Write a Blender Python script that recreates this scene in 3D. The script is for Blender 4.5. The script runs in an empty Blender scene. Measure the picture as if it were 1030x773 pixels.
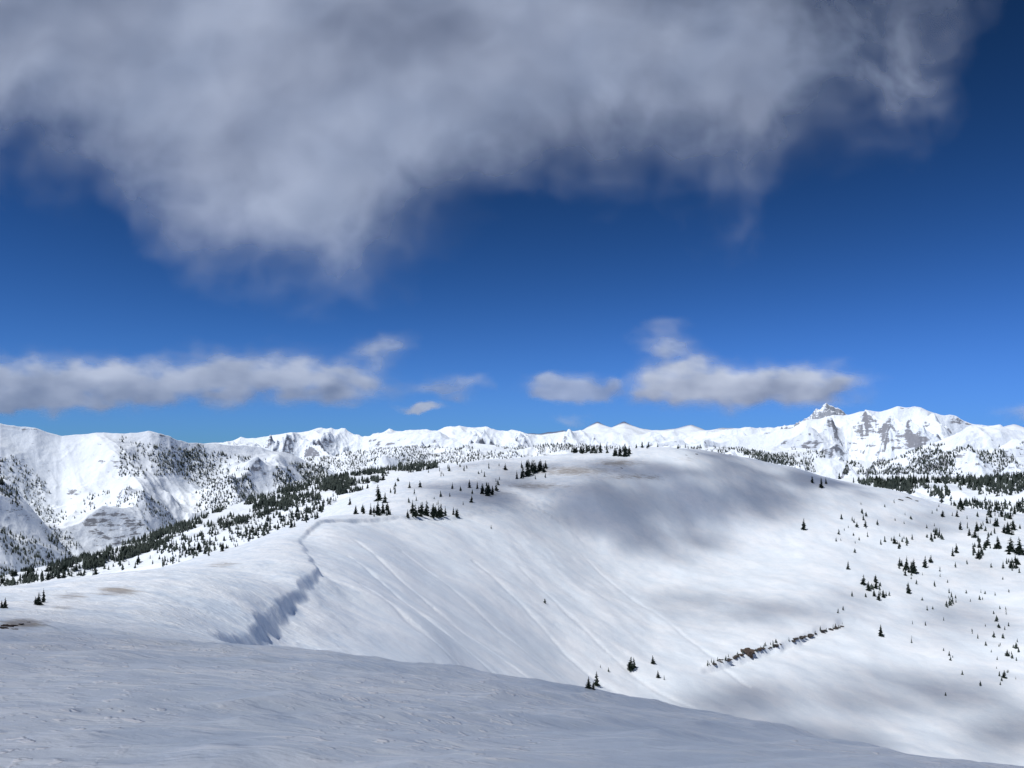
import bpy, math, random
import numpy as np
from mathutils import Vector
random.seed(7); rng=np.random.default_rng(7)
F=778.0; CX=515.0; HY=445.0      # survey station: bearings / dips measured from the eye point at the origin
scene=bpy.context.scene
scene.view_settings.view_transform='Standard'; scene.view_settings.look='None'; scene.view_settings.exposure=0
SUN=Vector((-.44,-.31,.83)).normalized()

# ---------------------------------------------------------------- noise
_p=np.random.default_rng(3).permutation(4096); _ang=np.random.default_rng(4).random(4096)*2*np.pi
_gx=np.cos(_ang); _gy=np.sin(_ang)
def gn(x,y,seed=0):
    xi=np.floor(x).astype(np.int64); yi=np.floor(y).astype(np.int64)
    fx=x-xi; fy=y-yi
    u=fx*fx*fx*(fx*(fx*6-15)+10); v=fy*fy*fy*(fy*(fy*6-15)+10)
    def g(ix,iy,dx,dy):
        h=_p[(_p[(ix+seed*57)&4095]+iy)&4095]
        return _gx[h]*dx+_gy[h]*dy
    a=g(xi,yi,fx,fy); b=g(xi+1,yi,fx-1,fy); c=g(xi,yi+1,fx,fy-1); d=g(xi+1,yi+1,fx-1,fy-1)
    return ((a+(b-a)*u)*(1-v)+(c+(d-c)*u)*v)*1.5
def fbm(x,y,o=5,seed=0,gain=.5):
    s=0;a=1.
    for i in range(o):
        s=s+a*gn(x,y,seed+i*3); x=x*2.03+7.1; y=y*2.03-3.7; a*=gain
    return s
def ridged(x,y,o=5,seed=0,gain=.5):
    s=0;a=1.;w=1.
    for i in range(o):
        n=(1-np.abs(gn(x,y,seed+i*3)))**2; s=s+a*n*w; w=np.clip(n*1.3,0,1)
        x=x*2.07+3.3; y=y*2.07+9.1; a*=gain
    return s
def ss(e0,e1,x):
    t=np.clip((x-e0)/(e1-e0),0,1); return t*t*(3-2*t)

# ---------------------------------------------------------------- mesh helpers
def grid_mesh(name,V,attrs=None,flip=False):
    R,C=V.shape[:2]
    me=bpy.data.meshes.new(name)
    me.vertices.add(R*C); me.vertices.foreach_set('co',V.reshape(-1).astype(np.float32))
    idx=np.arange(R*C).reshape(R,C)
    q=np.stack([idx[:-1,:-1],idx[:-1,1:],idx[1:,1:],idx[1:,:-1]],-1).reshape(-1,4)
    if flip: q=q[:,::-1]
    n=len(q)
    me.loops.add(n*4); me.loops.foreach_set('vertex_index',q.reshape(-1).astype(np.int32))
    me.polygons.add(n); me.polygons.foreach_set('loop_start',(np.arange(n)*4).astype(np.int32))
    me.polygons.foreach_set('loop_total',np.full(n,4,np.int32))
    me.update(calc_edges=True)
    me.polygons.foreach_set('use_smooth',np.ones(n,bool))
    for k,a in (attrs or {}).items():
        at=me.attributes.new(k,'FLOAT','POINT'); at.data.foreach_set('value',a.reshape(-1).astype(np.float32))
    ob=bpy.data.objects.new(name,me); scene.collection.objects.link(ob)
    return ob
def tri_mesh(name,V,T,smooth=False):
    me=bpy.data.meshes.new(name)
    me.vertices.add(len(V)); me.vertices.foreach_set('co',np.asarray(V,np.float32).reshape(-1))
    n=len(T); me.loops.add(n*3); me.loops.foreach_set('vertex_index',np.asarray(T,np.int32).reshape(-1))
    me.polygons.add(n); me.polygons.foreach_set('loop_start',(np.arange(n)*3).astype(np.int32))
    me.polygons.foreach_set('loop_total',np.full(n,3,np.int32)); me.update(calc_edges=True)
    if smooth: me.polygons.foreach_set('use_smooth',np.ones(n,bool))
    return me

# ---------------------------------------------------------------- materials
def newmat(name):
    m=bpy.data.materials.new(name); m.use_nodes=True; nt=m.node_tree
    for n in list(nt.nodes): nt.nodes.remove(n)
    return m,nt,nt.nodes,nt.links
def N(nodes,t,**k):
    n=nodes.new(t)
    for a,b in k.items(): setattr(n,a,b)
    return n
def noise(nt,vec,scale,detail=4,rough=.55):
    n=nt.nodes.new('ShaderNodeTexNoise'); n.inputs['Scale'].default_value=scale
    n.inputs['Detail'].default_value=detail; n.inputs['Roughness'].default_value=rough
    nt.links.new(vec,n.inputs['Vector']); return n.outputs['Fac']
def mapping(nt,vec,scale=(1,1,1),rot=(0,0,0)):
    n=nt.nodes.new('ShaderNodeMapping'); n.inputs['Scale'].default_value=scale; n.inputs['Rotation'].default_value=rot
    nt.links.new(vec,n.inputs['Vector']); return n.outputs['Vector']
def math_(nt,op,a,b=0.0,clamp=False):
    n=nt.nodes.new('ShaderNodeMath'); n.operation=op; n.use_clamp=clamp
    for i,v in enumerate((a,b)):
        if isinstance(v,(int,float)): n.inputs[i].default_value=v
        else: nt.links.new(v,n.inputs[i])
    return n.outputs[0]
def ramp(nt,fac,e0,e1):
    n=nt.nodes.new('ShaderNodeMapRange'); n.interpolation_type='SMOOTHSTEP'
    n.inputs['From Min'].default_value=e0; n.inputs['From Max'].default_value=e1
    nt.links.new(fac,n.inputs['Value']); return n.outputs['Result']
def mixc(nt,f,a,b):
    n=nt.nodes.new('ShaderNodeMix'); n.data_type='RGBA'
    if isinstance(f,(int,float)): n.inputs[0].default_value=f
    else: nt.links.new(f,n.inputs[0])
    for i,v in ((6,a),(7,b)):
        if isinstance(v,tuple): n.inputs[i].default_value=(*v,1)
        else: nt.links.new(v,n.inputs[i])
    return n.outputs[2]
def attr(nt,name):
    n=nt.nodes.new('ShaderNodeAttribute'); n.attribute_name=name; return n.outputs['Fac']

def snow_near():
    m,nt,nodes,links=newmat('wind_packed_snow')
    tc=N(nodes,'ShaderNodeTexCoord').outputs['Object']
    rough=attr(nt,'windcrust')
    n1=noise(nt,mapping(nt,tc,(1,2.2,1),(0,0,.5)),.8,4,.48)
    n2=noise(nt,mapping(nt,tc,(1,2.4,1),(0,0,.35)),1.4,4,.5)
    n3=noise(nt,tc,24,3,.6)
    n4=noise(nt,tc,.08,5,.55)
    n5=noise(nt,mapping(nt,tc,(1,1.5,1),(0,0,-.3)),6.0,2,.5)
    n6=noise(nt,tc,.32,4,.55)
    n7=noise(nt,mapping(nt,tc,(.6,6,1),(0,0,.22)),1.3,3,.5)
    crust=math_(nt,'MULTIPLY',ramp(nt,n2,.44,.64),rough)
    patch=ramp(nt,n6,.42,.56)
    chips=math_(nt,'MULTIPLY',math_(nt,'MULTIPLY',ramp(nt,n5,.58,.68),patch),rough)
    scr=math_(nt,'MULTIPLY',ramp(nt,n7,.54,.68),rough)
    h=math_(nt,'ADD',math_(nt,'MULTIPLY',math_(nt,'MULTIPLY',n1,.12),math_(nt,'ADD',math_(nt,'MULTIPLY',rough,.7),.3)),math_(nt,'MULTIPLY',crust,.026))
    h=math_(nt,'ADD',h,math_(nt,'MULTIPLY',n3,.006))
    h=math_(nt,'ADD',h,math_(nt,'MULTIPLY',chips,.020))
    h=math_(nt,'ADD',h,math_(nt,'MULTIPLY',scr,.008))
    h=math_(nt,'ADD',h,math_(nt,'MULTIPLY',n4,.8))
    b=N(nodes,'ShaderNodeBump'); b.inputs['Strength'].default_value=.75; b.inputs['Distance'].default_value=1
    links.new(h,b.inputs['Height'])
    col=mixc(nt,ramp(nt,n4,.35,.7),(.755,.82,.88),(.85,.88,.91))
    col=mixc(nt,math_(nt,'MULTIPLY',crust,.5),col,(.93,.955,.97))
    col=mixc(nt,math_(nt,'MULTIPLY',chips,.95),col,(.99,.99,.99))
    col=mixc(nt,math_(nt,'MULTIPLY',scr,.6),col,(.96,.975,.985))
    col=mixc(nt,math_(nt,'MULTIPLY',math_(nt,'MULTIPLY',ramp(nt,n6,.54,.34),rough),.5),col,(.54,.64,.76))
    gr=attr(nt,'grass')
    gn_=noise(nt,mapping(nt,tc,(1,3.5,1),(0,0,.25)),.22,8,.72)
    gm=ramp(nt,math_(nt,'ADD',gr,math_(nt,'SUBTRACT',gn_,.5)),.42,.75)
    gcol=mixc(nt,noise(nt,tc,1.3,4),(.17,.13,.09),(.38,.33,.27))
    col=mixc(nt,math_(nt,'MULTIPLY',gm,.8),col,gcol)
    p=N(nodes,'ShaderNodeBsdfPrincipled'); p.inputs['Roughness'].default_value=.42
    p.inputs['Specular IOR Level'].default_value=.4
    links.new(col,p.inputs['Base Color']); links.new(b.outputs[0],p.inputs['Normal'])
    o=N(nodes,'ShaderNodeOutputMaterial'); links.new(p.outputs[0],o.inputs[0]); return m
def snow_mtn(name,scale,rock=.72,forest=0.0,bumpd=20,fscale=4.0,na=.6,rcol=((.10,.105,.125),(.27,.27,.29))):
    m,nt,nodes,links=newmat(name)
    tc=N(nodes,'ShaderNodeTexCoord').outputs['Object']
    geo=N(nodes,'ShaderNodeNewGeometry')
    sep=N(nodes,'ShaderNodeSeparateXYZ'); links.new(geo.outputs['Normal'],sep.inputs[0])
    n1=noise(nt,tc,scale,8,.62); n2=noise(nt,mapping(nt,tc,(.6,.6,2.6)),scale*12,7,.76)
    b=N(nodes,'ShaderNodeBump'); b.inputs['Strength'].default_value=.95; b.inputs['Distance'].default_value=bumpd
    links.new(n1,b.inputs['Height'])
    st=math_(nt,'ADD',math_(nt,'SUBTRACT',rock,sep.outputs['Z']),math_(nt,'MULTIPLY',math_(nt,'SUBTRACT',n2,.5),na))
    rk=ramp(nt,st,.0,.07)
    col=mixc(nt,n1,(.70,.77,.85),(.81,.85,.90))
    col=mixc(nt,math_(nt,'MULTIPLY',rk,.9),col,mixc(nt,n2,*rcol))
    if forest>0:
        fa=attr(nt,'forest')
        f1=noise(nt,tc,scale*fscale,7,.75)
        fm=ramp(nt,math_(nt,'ADD',math_(nt,'MULTIPLY',fa,.5),math_(nt,'SUBTRACT',f1,.5)),.22,.32)
        col=mixc(nt,math_(nt,'MULTIPLY',fm,forest),col,(.055,.07,.08))
    p=N(nodes,'ShaderNodeBsdfPrincipled'); p.inputs['Roughness'].default_value=.75
    p.inputs['Specular IOR Level'].default_value=.15
    links.new(col,p.inputs['Base Color']); links.new(b.outputs[0],p.inputs['Normal'])
    o=N(nodes,'ShaderNodeOutputMaterial'); links.new(p.outputs[0],o.inputs[0]); return m
def simple(name,a,b_,scale,rough=.9,bump=0):
    m,nt,nodes,links=newmat(name)
    tc=N(nodes,'ShaderNodeTexCoord').outputs['Object']
    f=noise(nt,tc,scale,5,.65)
    p=N(nodes,'ShaderNodeBsdfPrincipled'); p.inputs['Roughness'].default_value=rough; p.inputs['Specular IOR Level'].default_value=.15
    links.new(mixc(nt,ramp(nt,f,.35,.65),a,b_),p.inputs['Base Color'])
    if bump:
        b=N(nodes,'ShaderNodeBump'); b.inputs['Distance'].default_value=bump; links.new(f,b.inputs['Height']); links.new(b.outputs[0],p.inputs['Normal'])
    o=N(nodes,'ShaderNodeOutputMaterial'); links.new(p.outputs[0],o.inputs[0]); return m

# ---------------------------------------------------------------- near ground
ctrl=[]
def W(x,y,z): ctrl.append((x,y,z))
def C(px,py,D): ctrl.append(((px-CX)/F*D,D,(HY-py)/F*D))
for t in [(0,0,-1.7),(-6,0,-1.6),(6,0,-2.1),(0,-4,-1.5),(-8,-4,-1.3),(8,-4,-1.9),(15,0,-4.2),(-15,0,-2.2),(12,6,-4.4)]: W(*t)
for t in [(515,773,5),(100,773,5),(900,778,5.5),(100,700,8),(515,720,9),(750,750,9),
 (230,652,22),(400,668,20),(560,690,18),(700,717,16),(850,750,14),(1000,781,12),(1150,818,11),
 (330,659,21),(480,678,19),(630,702,17),(775,732,15),
 (300,668,38),(400,690,34),(480,718,32),(560,732,30),(700,770,28),(850,815,26),(1000,860,24),(1200,945,22),
 (0,645,14),(100,640,20),(170,645,24),(0,612,32),(100,605,42),(170,612,42),(205,636,38),(-200,640,14),(-200,605,40),
 (235,643,45),(262,616,60),(285,595,75),(303,583,90),(316,572,105),(295,543,150),(320,524,200),(400,519,260),(500,511,330),
 (252,642,51),(300,650,57),(306,622,69),(292,610,75),(272,628,63),(335,602,95),(330,652,62.6),(365,658,66.5),(400,695,52),(400,664,73),(560,765,60),(700,810,60),(850,850,60),(1000,900,60),(1200,980,50),
 (440,640,104),(560,720,110),(700,770,110),(850,820,110),(1000,860,100),(1200,880,100),
 (500,700,105),(500,668,128),(600,705,165),(700,735,170),(850,770,160),(1000,800,150),
 (360,600,103),(370,630,87),(400,600,132),(350,562,150),(320,554,150),(430,570,200),(330,536,185),(400,540,230),(500,540,290),(500,600,210),(560,600,245),(460,640,130),
 (600,640,225),(600,680,195),(650,600,300),(600,540,360),(700,680,215),(780,650,255),(800,700,215),(850,740,195),(800,600,310),
 (700,530,410),(850,560,390),(900,650,270),(1000,700,230),(1030,760,200),(1000,600,340),(1000,540,430),(950,540,440),(850,520,450),
 (700,575,350),(900,600,330),(1200,600,300),(1200,540,450),(1200,750,180),(1200,560,600),
 (250,600,65),(270,584,88),(200,575,85),(260,563,108),(0,592,70),(100,580,95),(200,566,120),(250,549,155),(290,531,200),(340,518,240),(400,516,290),
 (0,625,140),(100,604,180),(200,586,220),(280,550,290),(-200,605,80),(-200,650,150),(-200,800,400),
 (340,505,380),(400,478,430),(450,490,380),(430,505,330),(450,470,460),(500,463,480),(560,458,500),(620,452,510),(660,450,510),
 (700,453,510),(740,460,510),(800,473,520),(850,486,530),(900,494,540),(940,505,540),(1030,520,560),
 (550,480,420),(620,475,430),(700,480,440),(600,500,380),(700,510,420),(780,510,450),(520,500,370),
 (340,540,560),(400,535,700),(620,510,700),(800,540,750),(1000,580,800),(1200,600,900),(0,690,400),(200,635,450),(0,660,700),(200,640,700),
 (400,560,1000),(620,560,1000),(850,560,1000),(1100,580,1100),(100,620,1000),(-200,620,1000)]: C(*t)
ctrl=np.array(ctrl)
def wq(x,y): 
    d=np.maximum(y+10,1.0); return np.stack([x/d*1.6,np.log(d)],-1)
P=wq(ctrl[:,0],ctrl[:,1]); val=ctrl[:,2]/(ctrl[:,1]+10)
def U(r2): return .5*r2*np.log(r2+1e-12)
n=len(P); K=U(((P[:,None]-P[None])**2).sum(-1))+np.eye(n)*.0012
A=np.zeros((n+3,n+3)); A[:n,:n]=K; A[:n,n]=1; A[:n,n+1:]=P; A[n,:n]=1; A[n+1:,:n]=P.T
sol=np.linalg.solve(A,np.concatenate([val,[0,0,0]]))
def catmull(pts,k=5):
    pts=np.array(pts,float); out=[]
    for i in range(len(pts)-1):
        p0=pts[max(i-1,0)];p1=pts[i];p2=pts[i+1];p3=pts[min(i+2,len(pts)-1)]
        for j in range(k):
            t=j/k; out.append(.5*((2*p1)+(-p0+p2)*t+(2*p0-5*p1+4*p2-p3)*t*t+(-p0+3*p1-3*p2+p3)*t**3))
    out.append(pts[-1]); return np.array(out)
_e=[((px-CX)/F*D,D,h) for px,py,D,h in [(215,662,32,0),(235,645,45,.75),(262,618,60,.95),(285,597,75,.9),(303,585,90,.95),(315,573,108,1.05),(309,556,128,.65),(300,543,150,.55),(303,532,175,.6),(320,524,200,.8),(355,521,230,.9),(400,519,260,.7),(450,514,295,.8),(500,511,330,.4),(545,507,360,0)]]
_e=catmull(_e,4); EDGE=_e[:,:2]; EH=np.maximum(_e[:,2],0)
def edge_sd(x,y):
    wob=.7*gn(x*.09,y*.09,41)+.35*gn(x*.3,y*.3,42)+.1*gn(x*.9,y*.9,43)
    best=np.full(x.shape,1e9); sgn=np.ones(x.shape); hh=np.zeros(x.shape)
    for i in range(len(EDGE)-1):
        a=EDGE[i];b=EDGE[i+1];d=b-a;L=(d**2).sum()
        t=np.clip(((x-a[0])*d[0]+(y-a[1])*d[1])/L,0,1)
        dx=x-a[0]-t*d[0]; dy=y-a[1]-t*d[1]; r=np.hypot(dx,dy)
        k=r<best; best=np.where(k,r,best)
        cr=dx*d[1]-dy*d[0]
        sgn=np.where(k,np.sign(cr),sgn); hh=np.where(k,EH[i]+(EH[i+1]-EH[i])*t,hh)
    return best*sgn+wob,hh
FO=(75.,150.)
def H0(x,y):
    q=wq(x,y); out=np.full(x.shape,sol[n]); out=out+sol[n+1]*q[...,0]+sol[n+2]*q[...,1]
    for i in range(n):
        out=out+sol[i]*U((q[...,0]-P[i,0])**2+(q[...,1]-P[i,1])**2)
    z=out*np.maximum(y+10,1.0)
    far=ss(900,1500,y); return z*(1-far)+(-480.)*far
TRK=[((-38,186),(-16,150),(12,128)),((-30,205),(0,172),(34,150)),((2,262),(26,215),(50,180)),((-24,120),(-15,108),(-6,100)),((30,330),(52,270),(66,215)),((-12,240),(14,200),(44,168)),((-34,160),(-18,132),(2,112))]
LA=np.array([54.5,222.]); LB=np.array([125.,290.])
def crustiness(x,y,sd):
    d=np.hypot(x,y); bowl=ss(0,12,sd)*ss(45,70,y)
    return np.clip((1-.75*bowl)*(1-.35*ss(60,200,d)),0,1)
def H(x,y,full=False):
    z=H0(x,y)
    sd,hh=edge_sd(x,y)
    cru=crustiness(x,y,sd)
    hv=hh*(1+.4*gn(x*.09,y*.09,77)+.25*gn(x*.3,y*.3,78))
    drop=ss(-.2,1.1,sd)*np.exp(-np.maximum(sd,0)/12.)
    lip=np.exp(-((sd+1.5)/2.5)**2)*.10
    z=z-hv*drop+hv*lip
    calm=1-.85*np.exp(-(sd/22.)**2)*(hh>0)
    rx=x-FO[0]; ry=y-FO[1]; r=np.hypot(rx,ry); an=np.arctan2(ry,-rx)
    face=ss(60,105,r)*(1-ss(190,250,r))*ss(0,8,sd)*ss(60,110,y)*(1-ss(-10,50,x-40))
    run=fbm(an*7+.6*gn(x*.02,y*.02,59),r*.012,4,51,.5)
    z=z+face*run*.48*(.4+1.0*ss(-.3,.5,gn(x*.015,y*.015,58)))
    for tr in TRK:
        for i in range(2):
            a=np.array(tr[i]);b=np.array(tr[i+1]);d=b-a;t=((x-a[0])*d[0]+(y-a[1])*d[1])/(d**2).sum()
            dist=np.abs((x-a[0])*d[1]-(y-a[1])*d[0])/math.hypot(*d)+.8*gn(x*.05,y*.05,91)
            z=z-.32*np.exp(-(dist/.8)**2)*((t>=0)&(t<1))
    d_=LB-LA; t=((x-LA[0])*d_[0]+(y-LA[1])*d_[1])/(d_**2).sum(); s_=((x-LA[0])*d_[1]-(y-LA[1])*d_[0])/math.hypot(*d_)+2.5*gn(x*.05,y*.05,95)+1.0*gn(x*.2,y*.2,96)
    z=z-2.0*ss(-.5,1.2,s_)*np.exp(-np.maximum(s_,0)/14.)*ss(-.08,.1,t)*(1-ss(.9,1.08,t))
    d=np.hypot(x,y)
    z=z+fbm(x*.022,y*.022,4,11)*1.2*ss(25,120,d)*calm
    z=z+fbm(x*.06,y*.1,3,15)*.3*ss(5,50,d)*calm*(.3+.7*cru)
    c,s=math.cos(.45),math.sin(.45); xa=x*c+y*s; ya=-x*s+y*c
    sas=ridged(xa*.22,ya*.5,3,21,.45)-.9
    z=z+sas*.10*ss(-2,6,d)*cru
    z=z+fbm(xa*.5,ya*1.2,3,25,.5)*.05*cru
    return (z,cru) if full else z
aa=np.concatenate([np.linspace(-2.2,-.78,110,endpoint=False),np.linspace(-.78,.78,1000,endpoint=False),np.linspace(.78,2.2,111)])
dd=np.concatenate([np.exp(np.linspace(math.log(2.5),math.log(1510),1150,endpoint=False)),np.exp(np.linspace(math.log(1510),math.log(60000),40))])
Dg,Ag=np.meshgrid(dd,aa,indexing='ij'); Y=Dg-6.; X=Ag*(Dg)
Z,CRU=H(X,Y,True)
PX=CX+F*X/np.maximum(Y,1); PY=HY-F*Z/np.maximum(Y,1)
def blob(PX,PY,l):
    s=np.zeros(PX.shape)
    for cx,cy,rx,ry,w in l: s=np.maximum(s,w*np.exp(-(((PX-cx)/rx)**2+((PY-cy)/ry)**2)))
    return s
grass=blob(PX,PY,[(575,474,70,9,.68),(620,466,50,7,.64),(640,480,60,6,.60),(540,489,60,6,.62),(500,497,40,5,.55),(690,462,30,5,.52),(120,595,38,8,.74),(75,600,30,6,.66),(225,568,30,6,.62),(20,628,40,8,.76),(60,612,30,5,.6),(915,503,25,5,.45)])
grass=np.where((Y>8),grass,0)
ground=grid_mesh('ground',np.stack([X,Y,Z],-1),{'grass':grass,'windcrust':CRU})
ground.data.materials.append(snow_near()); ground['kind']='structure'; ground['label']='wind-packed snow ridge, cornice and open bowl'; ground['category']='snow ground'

# ---------------------------------------------------------------- mountains
def layer(name,crest,Dc,Dn,zn,back,amp,nsc,seed,mat,rows=260,cols=700,pw=.9,label='',forest=None,gain=.45,cs=22.,sharp=0.,keep=.0,px_s=1.5):
    px0,px1=crest[0][0],crest[-1][0]
    pxs=np.linspace(px0,px1,cols); cy=np.interp(pxs,[c[0] for c in crest],[c[1] for c in crest])
    if isinstance(Dc,list): D_c=np.interp(pxs,[c[0] for c in Dc],[c[1] for c in Dc])
    else: D_c=np.full(cols,float(Dc))
    if isinstance(Dn,list): D_n=np.interp(pxs,[c[0] for c in Dn],[c[1] for c in Dn])
    else: D_n=np.full(cols,float(Dn))
    dpx=(px1-px0)/cols
    def sm(a,w):
        k=max(1,int(w/dpx)); kern=np.hanning(2*k+3)[1:-1]; kern/=kern.sum(); return np.convolve(np.pad(a,len(kern)//2,mode='edge'),kern,'valid')[:len(a)]
    zcr=sm((HY-cy)/F*D_c,px_s)
    zs=sm((HY-cy)/F*D_c,26)
    t=np.concatenate([np.linspace(0,1,rows),1+np.linspace(0,1,60)[1:]])
    T,_=np.meshgrid(t,pxs,indexing='ij')
    D=np.where(T<=1,D_n+(D_c-D_n)*T,D_c+(T-1)*back)
    u=(pxs-CX)/F; X=u*D; Y=D
    near=np.exp(-np.abs(T-1)/.10)
    zc=zs+(zcr-zs)*near
    wig=gn(X*nsc*.6,Y*nsc*.6,seed+30)*.14
    Tt=np.clip(T+wig*np.sin(np.pi*np.clip(T,0,1)),0,1)
    zf=zn+(zc-zn)*Tt**pw
    zback=np.minimum(zn,zc-back*.45)
    zb=zc+(zback-zc)*np.clip(T-1,0,1)**1.1
    base=np.where(T<=1,zf,zb)
    w=np.where(T<=1,np.clip((1-T)*4.5,0,1)**.8*np.minimum(T*3,1),np.clip((T-1)*3,0,1))
    rd=ridged(X*nsc+fbm(X*nsc*.5,Y*nsc*.5,2,seed+70)*.6,Y*nsc,6,seed,gain)-1.3
    Zm=base+rd*amp*w
    ks=F/(np.mean(D_c)*cs)
    cw=np.minimum(T*2,1)
    cr=ridged(X*ks+.5*gn(X*ks*.5,Y*ks*.5,seed+5),Y*ks*.7,5,seed+40,.45)-1.25
    Zm=Zm+cr*sharp*np.mean(D_c)/F*cw
    PX=CX+F*u+0*D; PY=HY-F*Zm/Y
    fo=forest(PX,PY) if forest else np.zeros(PX.shape)
    fo=fo+.5*fbm(X*nsc*1.4,Y*nsc*1.4,3,seed+80)
    ob=grid_mesh(name,np.stack([X,Y,Zm],-1),{'forest':fo})
    ob.data.materials.append(mat); ob['kind']='structure'; ob['label']=label; ob['category']='mountain'
    return ob
m_close=snow_mtn('snow_slope_close',.006,.45,.0,5)
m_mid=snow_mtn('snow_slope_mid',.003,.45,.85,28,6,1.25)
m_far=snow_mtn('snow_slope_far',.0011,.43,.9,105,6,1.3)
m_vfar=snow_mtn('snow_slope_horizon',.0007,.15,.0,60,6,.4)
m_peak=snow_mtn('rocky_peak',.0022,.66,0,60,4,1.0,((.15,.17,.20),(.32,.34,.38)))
L2=layer('forested_ridge',[(-420,600),(-150,590),(0,580),(60,566),(100,556),(200,521),(250,503),(300,489),(350,478),(400,470),(450,466),(520,468),(640,475)],
   [(-420,850),(0,900),(200,1250),(400,1800),(640,2000)],[(-420,420),(0,480),(400,760),(640,800)],-125,600,16,.006,101,m_close,label='long snow ridge covered with conifer forest',pw=1.0,forest=lambda a,b:0*a-1)
L1=layer('left_mountain',[(-420,440),(-200,418),(-60,422),(0,426),(40,432),(62,438),(75,436),(120,435),(152,434),(165,437),(180,443),(190,446),(230,447),(262,450),(285,454),(300,460),(325,470),(345,480),(380,500),(420,520)],
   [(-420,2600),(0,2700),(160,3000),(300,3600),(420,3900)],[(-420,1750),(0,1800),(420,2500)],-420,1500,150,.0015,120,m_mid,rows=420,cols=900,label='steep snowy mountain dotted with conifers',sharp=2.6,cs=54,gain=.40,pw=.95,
   forest=lambda a,b:blob(a,b,[(160,465,36,20,.3),(40,520,50,30,.1)])-.8)
L1b=layer('left_spur',[(-420,360),(-200,405),(-80,440),(-30,462),(0,480),(25,503),(48,530),(70,556),(90,578),(120,610),(160,650)],
   [(-420,1500),(160,1900)],[(-420,900),(160,1500)],-420,700,35,.004,130,m_mid,rows=260,cols=600,label='steep snow spur speckled with small conifers',sharp=1.2,cs=50,gain=.38,forest=lambda a,b:0*a-1)
L3a=layer('forested_hills',[(180,470),(250,462),(330,458),(360,452),(400,447),(440,449),(480,446),(520,450),(560,447),(620,449),(680,448),(760,449),(830,452)],
   [(180,5200),(830,4600)],3200,-280,1500,90,.0013,140,m_mid,rows=260,cols=800,label='low snowy hills patched with dark forest',sharp=2.6,cs=34,
   forest=lambda a,b:.05+0*a)
L3b=layer('snowy_range',[(150,450),(200,449),(220,446),(236,441),(262,438),(290,435),(315,432),(333,430),(348,431),(357,436),(366,440),(380,436),(392,432),(405,432),(414,430),(425,431),(440,432),(452,430),(462,426),(470,429),(482,429),(497,430),(507,433),(520,432),(540,435),(575,433),(600,435),(650,436),(672,432),(690,434),(705,431),(720,432),(735,430),(745,431),(765,430),(790,428),(815,427),(860,430)],
   9500,6800,-500,3000,320,.0009,160,m_far,rows=300,cols=1000,label='distant chain of snow-covered peaks',pw=.8,cs=38.,sharp=3.0,
   forest=lambda a,b:blob(a,b,[(300,448,100,8,.2),(500,448,200,6,.3),(720,445,80,6,.3)])-.35)
L3c=layer('horizon_range',[(200,446),(300,441),(400,438),(500,437),(545,436),(568,433),(578,434),(586,432),(594,428),(601,424),(609,428),(615,430),(621,427),(628,424),(637,428),(645,431),(655,433),(680,431),(695,427),(710,432),(735,430),(760,431),(800,431),(900,436),(1000,431),(1020,427),(1040,432),(1300,430)],
   19000,12500,-500,7000,120,.0004,180,m_vfar,rows=220,cols=1000,label='faint snowy peaks along the horizon',cs=30.,sharp=1.0,px_s=2.0,forest=lambda a,b:0*a-.8)
L4p=layer('rocky_peak',[(760,446),(785,431),(800,426),(811,420),(817,416),(821,411),(825,411),(828,406),(831,404),(834,406),(838,407),(841,410),(845,411),(850,416),(862,420),(885,430),(905,446)],
   8200,7000,-100,1500,200,.003,200,m_peak,rows=220,cols=700,label='jagged grey rock spire dusted with snow',pw=1.0,cs=12.,sharp=1.6,px_s=.8)
L4b=layer('right_massif',[(640,455),(690,447),(740,440),(770,436),(795,430),(806,425),(820,420),(838,416),(848,418),(860,415),(873,412),(885,413),(903,407),(912,409),(925,410),(940,415),(950,418),(962,419),(978,425),(1000,430),(1030,433),(1100,440),(1300,450)],
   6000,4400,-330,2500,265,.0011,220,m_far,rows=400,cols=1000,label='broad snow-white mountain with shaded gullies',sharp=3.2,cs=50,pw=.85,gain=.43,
   forest=lambda a,b:blob(a,b,[(850,452,80,8,.4),(740,446,40,5,.4)])-.6)
L4a=layer('right_spur',[(640,462),(700,456),(750,453),(790,457),(830,461),(870,464),(895,462),(915,455),(935,445),(955,437),(968,431),(976,427),(990,430),(1005,427),(1016,432),(1030,436),(1100,438),(1400,430)],
   [(640,3400),(900,3300),(1400,3000)],[(640,2200),(1400,2000)],-250,1300,125,.0021,240,m_mid,rows=360,cols=1000,label='snowy spur with dark scattered forest',sharp=2.8,cs=44,
   forest=lambda a,b:blob(a,b,[(900,455,60,12,.3),(800,460,60,8,.3),(1000,455,60,18,.2)])-.5)
L5=layer('wooded_bench',[(700,492),(780,488),(840,482),(880,479),(920,477),(960,480),(1000,480),(1030,478),(1120,474),(1500,470)],
   [(700,1300),(1500,1150)],[(700,640),(1500,600)],-85,500,18,.006,260,m_close,rows=260,cols=700,pw=1.1,label='gentle snow bench with scattered conifers',forest=lambda a,b:0*a-1)
terr=[ground,L2,L1,L1b,L3a,L3b,L3c,L4p,L4b,L4a,L5]

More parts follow.
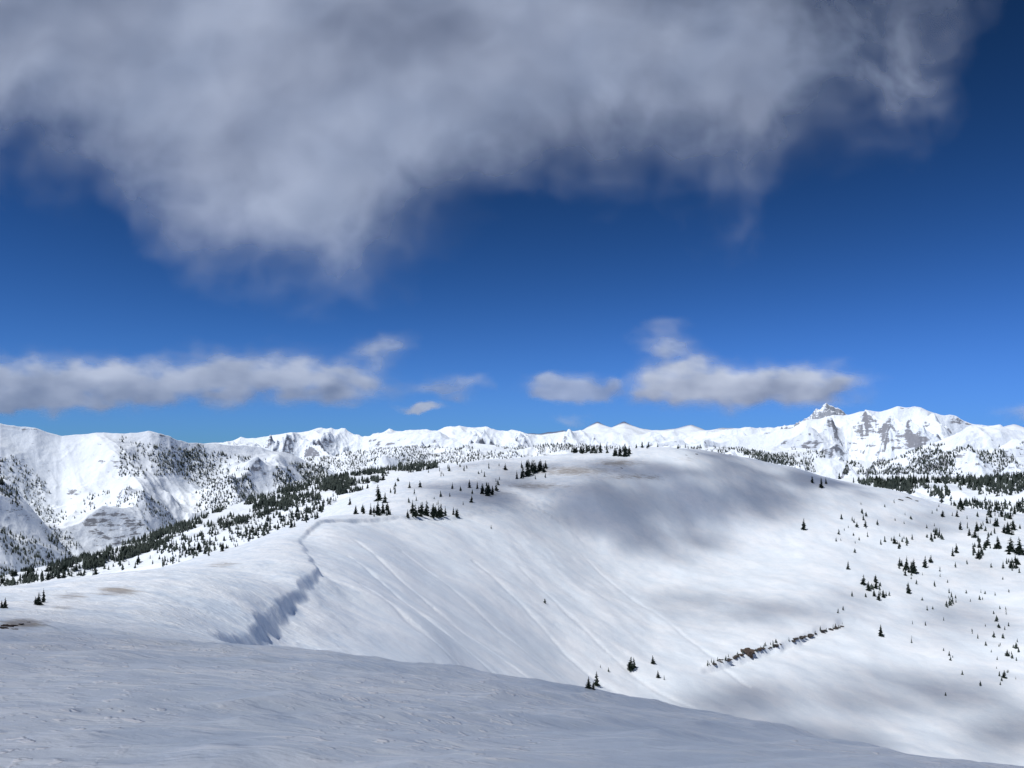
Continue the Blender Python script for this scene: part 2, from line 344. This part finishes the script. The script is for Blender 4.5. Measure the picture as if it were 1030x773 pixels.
# ---------------------------------------------------------------- trees
bpy.context.view_layer.update()
def cast(px,py):
    d=Vector(((px-CX)/F,1,(HY-py)/F)).normalized(); best=None
    for o in terr:
        ok,loc,nor,_=o.ray_cast(Vector((0,0,0)),d)
        if ok and (best is None or loc.length<best[0].length): best=(loc.copy(),o,nor.copy())
    return best
cand=[]
def put(px,py,h,only=None):
    r=cast(px,py)
    if r is None: return
    if only and r[1] not in only: return
    if r[0].y>6500: return
    cand.append((h,r[0],h*r[0].y/F))
singles=[(808,533,12),(826,491,11),(817,486,8),(831,487,7),(870,530,7),(853,573,9),(886,640,12),(843,617,5),(848,614,5),
(912,572,13),(919,577,15),(900,547,8),(914,597,12),(930,571,12),(936,566,8),(904,552,7),(890,545,6),(881,586,8),(868,588,10),
(1026,558,18),(1016,555,15),(1004,552,13),(993,549,11),(984,545,9),(1019,533,10),(1003,530,9),(975,539,8),(966,533,9),(948,520,7),
(592,693,13),(600,690,15),(597,694,9),(634,674,14),(638,672,11),(657,668,9),(662,682,8),(604,672,4),(548,607,5),(612,676,5),(668,684,5),
(366,517,9),(373,518,12),(380,518,16),(385,517,13),(391,518,8),(410,521,9),(418,520,13),(423,520,15),(429,519,16),(437,520,11),(443,520,14),(448,519,10),(456,518,8),(381,504,17),(387,506,11),(352,508,8),
(485,497,11),(490,499,14),(495,498,10),(480,492,8),(520,482,9),(526,480,12),(531,478,16),(537,476,14),(543,474,12),(549,471,8),(508,473,7),(472,491,9),(463,494,6),(455,492,7),
(578,456,8),(584,455,7),(590,455,8),(597,454,7),(604,453,8),(610,453,6),(618,459,9),(624,459,11),(629,459,13),(633,457,9),(640,451,5),(646,450,6),(652,450,6),
(5,612,11),(39,609,13),(44,606,14),(36,608,8),(2,612,8),(494,532,4),(501,488,6),
(886,548,6),(1010,682,8),(986,690,6),(1013,660,7),(951,700,4),(940,590,6),(857,600,6)]
for t in singles: put(*t)
def clus(n,cx,cy,rx,ry,h0,h1,only=None):
    for _ in range(n):
        a=random.random()*6.283; r=math.sqrt(random.random()); put(cx+rx*r*math.cos(a),cy+ry*r*math.sin(a),h0+(h1-h0)*random.random()**1.5,only)
clus(18,882,597,14,9,4,10); clus(10,912,575,12,7,4,11); clus(20,985,545,45,20,4,10); clus(22,975,515,55,12,3.5,9); clus(22,965,510,10,5,4,9); clus(24,1008,518,14,6,4,9); clus(14,940,540,8,6,4,9); clus(18,985,556,12,6,4,10); clus(14,1018,572,10,8,4,9)
clus(22,1003,533,24,8,5,11); clus(20,1010,665,16,34,3,7); clus(10,905,545,14,8,3,7); clus(14,860,540,20,20,2.5,6);clus(12,930,600,45,30,3,6);clus(12,958,607,8,6,3,7);clus(18,970,640,55,45,2.5,5.5);clus(16,900,520,60,15,3,6);clus(14,1005,610,22,28,3,7);clus(8,960,570,50,15,3,7)
for i in range(34):
    t=random.random(); put(706+t*146,670-t*42+random.uniform(-2,2),random.uniform(2.5,5.5))
clus(20,436,518,30,4,5,13); clus(14,376,516,20,4,5,12); clus(10,395,490,30,8,4,9); clus(18,535,476,18,8,4,11); clus(11,488,495,16,6,4,10); clus(24,592,455,24,2,4,8); clus(12,627,457,10,3,5,9);clus(22,490,475,60,10,3,7);clus(12,440,503,40,8,3,8);clus(14,680,451,40,1.5,2.5,5)
for _ in range(110):
    px=random.uniform(0,330); put(px,np.interp(px,[0,100,200,250,330],[588,577,562,545,518])-random.uniform(-1,10)*1.0,4+5*random.random()**1.5,[L2,ground])
def forest(cnt,poly_top,poly_bot,px0,px1,h0,h1,only,nsc,thr,seed):
    k=0;tries=0
    while k<cnt and tries<cnt*6:
        tries+=1
        px=random.uniform(px0,px1); a=np.interp(px,*zip(*poly_top)); b=np.interp(px,*zip(*poly_bot))
        if b<=a: continue
        py=random.uniform(a,b); r=cast(px,py)
        if r is None or r[1] not in only: continue
        v=float(fbm(np.array([r[0].x*nsc]),np.array([r[0].y*nsc]),4,seed,.65)[0])
        if v<thr+random.uniform(-.15,.15): continue
        h=h0+(h1-h0)*random.random()**1.6; cand.append((h,r[0],h*r[0].y/F)); k+=1
forest(3700,[(-60,572),(0,572),(100,548),(200,512),(300,480),(400,464),(460,464)],[(-60,600),(0,592),(100,571),(200,540),(300,507),(400,486),(460,474)],-40,440,3.0,7.0,[L2],.010,-.18,301)
forest(1000,[(0,575),(200,530),(330,490)],[(0,598),(200,568),(330,520)],-30,345,3,7,[L2],.008,.05,302)
forest(2300,[(-40,450),(60,455),(130,445),(190,452),(330,470)],[(-40,575),(60,560),(200,520),(330,485)],-40,330,1.6,3.8,[L1],.0035,.0,303)
forest(500,[(130,440),(190,448)],[(130,480),(190,478)],120,205,1.8,3.4,[L1],.004,-.3,304)
forest(520,[(-20,470),(90,480)],[(-20,590),(90,590)],-20,95,2.6,5.2,[L1b],.006,-.1,314)
forest(2300,[(240,455),(400,448),(600,445),(830,448)],[(240,485),(400,470),(600,460),(830,465)],240,830,1.3,2.8,[L3a],.0025,-.1,305)
forest(2800,[(700,450),(860,458),(930,448),(1030,445)],[(700,470),(860,478),(930,478),(1030,478)],700,1045,1.5,3.3,[L4a],.004,.02,306)
forest(900,[(820,480),(900,480),(1030,478)],[(820,500),(900,500),(1030,520)],820,1050,3,7.0,[L5],.006,.08,307)
forest(620,[(880,485),(1030,478)],[(880,492),(1030,492)],880,1050,3.5,7.5,[L5],.006,-.5,308)

m_bark=simple('conifer_bark',(.05,.038,.03),(.12,.09,.07),9,.95,.02)
m_leaf=simple('conifer_needles',(.014,.025,.021),(.045,.065,.045),3.5,.9)
def crown_mesh(seed,slim,gap=.18):
    r=random.Random(seed); V=[];T=[]
    lv=20
    for i in range(lv):
        t=i/(lv-1); z=.06+.92*t; R=slim*(1-t)**.75*(.6+.6*r.random())+.012
        for b in range(max(4,int(10*(1-t)+4))):
            if r.random()<gap: continue
            a=r.random()*6.283; L=R*r.uniform(.5,1.25); dr=-.35*L+r.uniform(-.02,.02)
            ca,sa=math.cos(a),math.sin(a); w=.028*(1-t)+.012
            segs=3
            for s in range(segs):
                f0=s/segs*.9; 
                for k in (0,1):
                    cx=ca*L*(f0+.18*r.random()); cy=sa*L*(f0+.18*r.random()); cz=z+dr*f0+r.uniform(-.012,.012)
                    l2=L*.42; an=a+r.uniform(-.9,.9)
                    tip=(cx+math.cos(an)*l2,cy+math.sin(an)*l2,cz-l2*.25+r.uniform(-.015,.02))
                    V+= [(cx-sa*w,cy+ca*w,cz+r.uniform(0,.018)),(cx+sa*w,cy-ca*w,cz-r.uniform(0,.02)),tip]; k0=len(V)-3; T.append((k0,k0+1,k0+2))
                    V+= [(cx,cy,cz+w*.9),(cx,cy,cz-w*1.3),tip]; k0=len(V)-3; T.append((k0,k0+1,k0+2))
    V+= [(.01,0,.94),(-.01,.008,.94),(-.01,-.008,.94),(0,0,1.03)]; k=len(V)-4; T+=[(k,k+1,k+3),(k+1,k+2,k+3),(k+2,k,k+3)]
    me=tri_mesh('conifer_crown_shape',V,T); me.materials.append(m_leaf); return me
def trunk_mesh(seed):
    r=random.Random(seed); V=[];T=[];S=7;zs=[-.06,0,.05,.2,.45,.7,.93];rs=[.032,.027,.02,.017,.012,.007,.002]
    ox=0;oy=0
    for z,q in zip(zs,rs):
        for k in range(S): a=k/S*6.283; V.append((ox+q*math.cos(a),oy+q*math.sin(a),z))
        ox+=r.uniform(-.004,.004);oy+=r.uniform(-.004,.004)
    for i in range(len(zs)-1):
        for k in range(S):
            a=i*S+k;b=i*S+(k+1)%S; T+=[(a,b,b+S),(a,b+S,a+S)]
    for k in range(7):
        a=r.random()*6.283; z=r.uniform(.04,.5); L=r.uniform(.05,.12); k0=len(V)
        V+=[(0,0,z+.006),(0,0,z-.006),(math.cos(a)*L,math.sin(a)*L,z-.02)]; T.append((k0,k0+1,k0+2))
    me=tri_mesh('conifer_trunk_shape',V,T,True); me.materials.append(m_bark); return me
_cr=((.17,.2),(.21,.3),(.27,.35),(.20,.2),(.33,.45),(.24,.3),(.15,.4),(.30,.3))
crowns=[crown_mesh(i,*s) for i,s in enumerate(_cr)]; trunks=[trunk_mesh(i) for i in range(3)]
cand.sort(key=lambda c:-c[0])
near=cand[:295]; rest=cand[295:]
for h,loc,hw in near:
    ci=random.randrange(8); o=bpy.data.objects.new('pine_tree',None); o.empty_display_size=.2
    o.location=loc; o.scale=(hw*random.uniform(.8,1.25),)*2+(hw,); o.rotation_euler=(random.uniform(-.07,.07),random.uniform(-.07,.07),random.random()*6.283)
    o['label']='dark green subalpine conifer standing in deep snow' if h>9 else 'small dark conifer on a snow slope'
    o['category']='tree'; o['group']='conifers on the snow slopes'
    scene.collection.objects.link(o)
    c=bpy.data.objects.new('trunk',trunks[ci%3]); c.parent=o; scene.collection.objects.link(c)
    c=bpy.data.objects.new('crown',crowns[ci]); c.parent=o; scene.collection.objects.link(c)
def lowtree():
    V=[];T=[];S=6;r=random
    wid=r.uniform(.7,1.3)
    for t0,t1,R in ((.0,.5,.22),(.2,.68,.19),(.42,.85,.14),(.62,1.03,.085)):
        k0=len(V); V.append((r.uniform(-.03,.03),r.uniform(-.03,.03),t1))
        for k in range(S): a=(k+r.random()*.6)/S*6.283; q=R*wid*r.uniform(.35,1.3); V.append((q*math.cos(a),q*math.sin(a),t0+r.uniform(-.06,.1)))
        for k in range(S): T.append((k0,k0+1+k,k0+1+(k+1)%S))
    return np.array(V),np.array(T)
protos=[lowtree() for _ in range(24)]
VV=[];TT=[];off=0
for h,loc,hw in rest:
    v,t=protos[random.randrange(24)]; a=random.random()*6.283; c,s=math.cos(a),math.sin(a); wd=hw*random.uniform(.7,1.4)
    w=np.stack([(v[:,0]*c-v[:,1]*s)*wd+loc.x,(v[:,0]*s+v[:,1]*c)*wd+loc.y,v[:,2]*hw+loc.z-.03*hw],-1)
    VV.append(w);TT.append(t+off);off+=len(v)
me=tri_mesh('distant_forest',np.concatenate(VV),np.concatenate(TT)); me.materials.append(simple('distant_needles',(.022,.032,.03),(.06,.075,.065),.05))
fo=bpy.data.objects.new('distant_forest',me); fo['kind']='stuff'; fo['label']='dark conifer forest spread over distant snowy slopes'; fo['category']='forest'; scene.collection.objects.link(fo)

# ---------------------------------------------------------------- rocks
m_rock=simple('weathered_rock',(.03,.028,.028),(.10,.088,.08),2.2,.95,.15)
m_rock2=simple('ochre_rock',(.045,.034,.03),(.115,.088,.07),1.8,.95,.15)
import bmesh
def rock_mesh(seed):
    bm=bmesh.new(); bmesh.ops.create_icosphere(bm,subdivisions=3,radius=1)
    for v in bm.verts:
        p=v.co; k=float(fbm(np.array([p.x*1.3+seed*9+p.z]),np.array([p.y*1.3-p.z*.7+seed]),4,400,.6)[0])
        v.co=p*(1+.5*k); v.co.z*=.6
        v.co.z=round(v.co.z*4)/4*.5+v.co.z*.5
    me=bpy.data.meshes.new('rock_shape'); bm.to_mesh(me); bm.free(); return me
rk=[rock_mesh(i) for i in range(5)]
for i,m in enumerate(rk): m.materials.append(m_rock2 if i==0 else m_rock)
def rock(px,py,w,k,label,fl=.5):
    r=cast(px,py); 
    if r is None: return
    s=w*r[0].y/F*.5
    o=bpy.data.objects.new('rock_outcrop',rk[k]); o.location=r[0]-Vector((0,0,s*.12)); o.scale=(s,s*random.uniform(.5,.9),s*random.uniform(.7,1.1)*fl); o.rotation_euler=(random.uniform(-.2,.2),random.uniform(-.2,.2),random.uniform(-.5,.5))
    o['label']=label; o['category']='rock'; o['group']='rocks showing through the snow'; scene.collection.objects.link(o)
rock(752,656,13,0,'ochre rock outcrop breaking out of the snow band',1.0); rock(763,653,8,0,'ochre rock outcrop breaking out of the snow band',.8); rock(744,659,7,0,'ochre rock outcrop breaking out of the snow band',.7)
for i in range(56):
    t=random.random(); rock(708+t*142,670-t*41+random.uniform(-1.2,1.2),random.uniform(2.5,7),random.randrange(1,5),'dark broken rock along a snowy ledge',.6)
for px,py,w in ((10,630,13),(20,628,8),(2,632,10),(28,626,5),(15,633,6)): rock(px,py,w,0,'low reddish rock poking through thin snow')
for px,py,w in ((690,458,3),(700,457,4),(625,471,3),(905,503,6),(913,501,7),(921,504,5)): rock(px,py,w,2,'dark rock on a windblown snow crest')

# ---------------------------------------------------------------- clouds
def cloud_mat(name,dark,light,trans=.45):
    m,nt,nodes,links=newmat(name)
    dn=attr(nt,'vapour'); shd=attr(nt,'cloud_shade')
    col=mixc(nt,shd,light,dark)  # lit and shaded cloud tones are mixed straight into the colour
    d=N(nodes,'ShaderNodeBsdfDiffuse'); t=N(nodes,'ShaderNodeBsdfTranslucent')
    links.new(col,d.inputs[0]); links.new(col,t.inputs[0])
    mx=N(nodes,'ShaderNodeMixShader'); mx.inputs[0].default_value=trans; links.new(d.outputs[0],mx.inputs[1]); links.new(t.outputs[0],mx.inputs[2])
    tr=N(nodes,'ShaderNodeBsdfTransparent'); m2=N(nodes,'ShaderNodeMixShader')
    links.new(dn,m2.inputs[0]); links.new(tr.outputs[0],m2.inputs[1]); links.new(mx.outputs[0],m2.inputs[2])
    o=N(nodes,'ShaderNodeOutputMaterial'); links.new(m2.outputs[0],o.inputs[0]); return m
def cloud_sheet(px0,px1,py0,py1,D0,D1,step,dens,shade_fn,mat,label,relief,rs,seed,oc=3):
    pxs=np.arange(px0,px1+step,step); pys=np.arange(py0,py1+step,step)
    PY,PX=np.meshgrid(pys,pxs,indexing='ij')
    D=D0+(D1-D0)*(PY-py0)/(py1-py0)
    D=D+relief*fbm(PX/rs,PY/rs,oc,seed,.4)
    V=np.stack([(PX-CX)/F*D,D,(HY-PY)/F*D],-1)
    o=grid_mesh('cloud',V,{'vapour':dens(PX,PY),'cloud_shade':shade_fn(PX,PY)})
    o.data.materials.append(mat); o['label']=label; o['category']='cloud'; o['group']='clouds in the blue sky'; return o
bx=[-200,0,50,100,150,200,260,330,385,430,465,520,560,620,680,715,745,775,815,860,910,950,975,1000,1030,1200]
by=[150,172,198,207,238,274,300,300,286,262,232,210,202,190,192,216,250,244,200,172,160,145,100,30,-50,-250]
def dtop(PX,PY):
    wx=fbm(PX/120.,PY/120.,4,501,.42)*18; wy=fbm(PX/120.+40,PY/120.,4,511,.42)*14
    b=(np.interp(PX+wx,bx,by)+np.interp(PX+wx-22,bx,by)+np.interp(PX+wx+22,bx,by)+np.interp(PX+wx-11,bx,by)+np.interp(PX+wx+11,bx,by))/5
    e=(b-PY-wy)
    nz=fbm((PX+wx)/150.,(PY+wy)/130.,4,521,.44)*(1-.35*ss(780,900,PX))
    fine=fbm((PX+wx)/38.,(PY+wy)/34.,4,525,.48)
    s=e/130.+nz*.24+fine*.10
    a=ss(-.17,1.0,s)
    rt=ss(560,960,PX+wx)
    a=a*(.92+.12*np.clip(nz,-1,1)+.04*fine)*(1-rt*(.66-.28*np.clip(nz*2+fine*.6,-1,1)))
    return np.clip(a,0,1)*.94
def shade_top(PX,PY):  # painted light and shade: sunlit lumps paler, shaded lumps darker
    wx=fbm(PX/130.,PY/130.,3,501)*30
    nz=fbm((PX+wx)/170.+3,(PY+wx)/125.,4,531,.46)
    lit=blob(PX+wx,PY+wx*.6,[(120,70,130,80,.35),(290,190,130,90,.45),(560,60,90,50,.3),(240,110,100,70,.35),(820,60,80,60,.3),(720,180,50,40,.2)])
    dk=blob(PX+wx,PY+wx*.6,[(440,60,45,60,.26),(600,165,100,35,.2),(700,90,60,50,.12),(60,10,80,25,.12)])
    return np.clip(.34+.60*nz-lit+dk,0,1)
cm1=cloud_mat('storm_cloud_vapour',(.45,.475,.55),(.90,.915,.96),.36)
cloud_sheet(-220,1120,-160,370,15500,17500,2.0,dtop,shade_top,cm1,'large ragged grey cloud spread across the sky',130,200,540,3)
def dblobs(l,seed,mx=.95):
    def f(PX,PY):
        wx=fbm(PX/42.,PY/26.,4,seed,.45)*11; wy=fbm(PX/42.+30,PY/26.,4,seed+7,.45)*8
        s=np.zeros(PX.shape)
        for cx,cy,rx,ry,w in l:
            dy=(PY+wy-cy)/ry; dy=np.where(dy>0,dy*1.3,dy)
            s=s+w*np.exp(-((PX+wx-cx)/rx)**2-dy**2)
        nz=fbm(PX/36.,PY/16.,5,seed+20,.5)
        return np.clip(ss(.06,1.35,s*(1+.38*nz)),0,1)*mx
    return f
def shade_low(y0,y1,seed):  # painted shading: pale tops grading to darker bases
    return lambda PX,PY: np.clip(ss(y0,y1,PY+10*fbm(PX/50.,PY/30.,3,seed+3))*.85+.25*fbm(PX/44.,PY/20.,4,seed)+.06,0,1)
cm2=cloud_mat('pale_cloud_vapour',(.42,.44,.50),(.84,.84,.84),.35)
cm3=cloud_mat('grey_cloud_vapour',(.36,.39,.46),(.73,.74,.76),.35)
cloud_sheet(-160,450,320,445,24000,24000,1.8,dblobs([(-70,392,70,26,1),(0,388,60,26,1.05),(60,390,55,24,1),(110,387,55,23,1),(165,388,50,20,.9),(215,382,60,25,1.0),(270,382,50,26,1.0),(325,386,45,22,.9),(370,391,38,15,.75),(20,410,70,10,.7),(120,404,80,7,.4),(393,349,26,15,.7),(372,362,24,10,.45)],601,.86),shade_low(366,408,650),cm3,'long grey-white cloud bank above the mountains',120,60,660,2)
cloud_sheet(400,500,370,425,25000,25000,1.5,dblobs([(445,392,36,11,.75),(475,385,26,10,.5)],611,.7),shade_low(370,415,651),cm3,'thin grey wisp of cloud above snowy peaks',120,60,661,2)
cloud_sheet(390,460,400,422,25200,25200,1.2,dblobs([(425,411,24,5,1.8)],615,.85),shade_low(400,430,655),cm2,'small flat white cloud just above snowy peaks',120,60,665,2)
cloud_sheet(505,640,365,420,25500,25500,1.5,dblobs([(552,393,30,11,1.2),(590,394,34,13,1.2),(615,390,14,7,.6)],617,.72),shade_low(372,404,656),cm2,'small thin flat cloud beside a larger one',120,60,666,2)
cloud_sheet(625,900,315,435,24500,24500,1.8,dblobs([(656,397,24,14,1.15),(692,386,42,25,1.2),(735,393,45,20,1.1),(785,392,45,19,1.1),(832,390,40,19,1.2),(668,350,30,11,.8),(667,331,26,10,.42),(695,368,22,10,.45)],621,.92),shade_low(374,408,652),cm2,'white puffy cloud bank with a flat grey base',120,60,662,2)
cloud_sheet(985,1120,380,440,24500,24500,1.8,dblobs([(1040,418,34,12,.8),(1090,412,40,16,1)],631,.7),shade_low(380,440,653),cm2,'low hazy cloud beside a snowy summit',120,60,663,2)
cloud_sheet(540,620,405,440,25500,25500,1.5,dblobs([(575,420,16,5,.6),(592,424,16,3,.5)],641,.6),shade_low(405,440,654),cm2,'tiny wisp of cloud over distant peaks',120,60,664,2)
def shadow_cloud():  # cloud sheet added out of view, shaped to cast the ground's shadow patches
    a=np.linspace(-1.5,1.5,420); d=np.exp(np.linspace(math.log(2.5),math.log(900),460))
    Dg,Ag=np.meshgrid(d,a,indexing='ij'); Y=Dg-6;X=Ag*Dg; Z=H0(X,Y)
    Yc=np.maximum(Y,1.); px=CX+F*X/Yc; py=HY-F*Z/Yc
    wx=fbm(X/60,Y/60,4,701)*30; 
    s=blob(px+wx*.6,py+wx*.35,[(620,510,120,34,1.),(730,500,110,32,1.),(560,490,100,24,.95),(500,498,90,20,.85),(680,474,110,14,1),(800,482,70,14,.9),(665,545,80,24,.85),(740,460,60,8,.8),(600,466,60,8,.6),(860,500,40,10,.5),
       (770,620,110,22,.58),(700,606,70,18,.5),(850,604,60,18,.45),(740,714,120,28,.82),(920,705,110,36,.88),(850,744,120,24,.88),(1010,735,80,36,.85),(920,520,80,12,.5),(960,625,70,22,.5),(1000,580,60,18,.35)])
    dist=np.hypot(X,Y); soft=ss(-1,-13,X)
    fg=1-ss(24-10*soft,30+34*soft,dist+wx*.35*soft)
    dens=np.clip(ss(.10,1.0,s*(1+.5*fbm(X/45,Y/45,5,711,.55))+.02),0,1)*.72
    ff=.60*(1+.15*fbm(X/9,Y/9,3,715))
    dens=np.where(Y<8,ff,np.maximum(dens,fg*ff))
    edge=ss(0,.12,(a+1.5)/3)*ss(0,.12,(1.5-a)/3); dens=dens*edge[None,:]
    Hc=800.; t=(Hc-Z)/SUN.z
    V=np.stack([X+SUN.x*t,Y+SUN.y*t,np.full(X.shape,Hc)],-1)
    o=grid_mesh('cloud',V,{'vapour':dens,'cloud_shade':np.full(X.shape,.2)})
    o.data.materials.append(cloud_mat('shadow_cloud_vapour',(.48,.52,.58),(.70,.78,.88),.6)); o['label']='unseen overhead cloud sheet added to cast shadows on the snow'; o['category']='cloud'; o['group']='clouds in the blue sky'
shadow_cloud()

# ---------------------------------------------------------------- light
w=bpy.data.worlds.new('World'); scene.world=w; w.use_nodes=True; nt=w.node_tree
for nn in list(nt.nodes): nt.nodes.remove(nn)
sky=nt.nodes.new('ShaderNodeTexSky'); sky.sky_type='NISHITA'; sky.sun_disc=False
sky.sun_elevation=math.asin(SUN.z); sky.sun_rotation=math.atan2(SUN.x,SUN.y); sky.altitude=3000; sky.air_density=1.0; sky.dust_density=.1; sky.ozone_density=3.0
sp=nt.nodes.new('ShaderNodeSeparateColor'); nt.links.new(sky.outputs[0],sp.inputs[0])
def chan(o,a,g,k):
    v=math_(nt,'MULTIPLY',math_(nt,'POWER',math_(nt,'MULTIPLY',o,.1),g),a)
    return math_(nt,'MULTIPLY',math_(nt,'DIVIDE',v,math_(nt,'ADD',math_(nt,'DIVIDE',v,k),1.0)),10)
R_=chan(sp.outputs[0],1.7,2.2,.14); G_=chan(sp.outputs[1],2.05,2.15,.44); B_=chan(sp.outputs[2],2.5,2.5,1.6)
cb=nt.nodes.new('ShaderNodeCombineColor')
for i,v in enumerate((R_,G_,B_)): nt.links.new(v,cb.inputs[i])
bg=nt.nodes.new('ShaderNodeBackground'); bg.inputs[1].default_value=.10
out=nt.nodes.new('ShaderNodeOutputWorld')
nt.links.new(cb.outputs[0],bg.inputs[0]); nt.links.new(bg.outputs[0],out.inputs[0])
sl=bpy.data.lights.new('sun','SUN'); sl.energy=4.0; sl.angle=math.radians(.5); sl.color=(1,.985,.96)
so=bpy.data.objects.new('sun',sl); so.rotation_euler=SUN.to_track_quat('Z','Y').to_euler(); so.location=(0,0,300); scene.collection.objects.link(so)
# ---------------------------------------------------------------- camera
cd=bpy.data.cameras.new('camera'); cd.sensor_width=36; cd.lens=F/1030*36; cd.shift_y=58.5/1030; cd.clip_start=.1; cd.clip_end=120000
co=bpy.data.objects.new('camera',cd); co.rotation_euler=(math.radians(90),0,0); scene.collection.objects.link(co); scene.camera=co
print('trees',len(cand),'near',len(near),'min',near[-1][0], 'ground under eye',float(H(np.array([0.]),np.array([0.]))[0]))
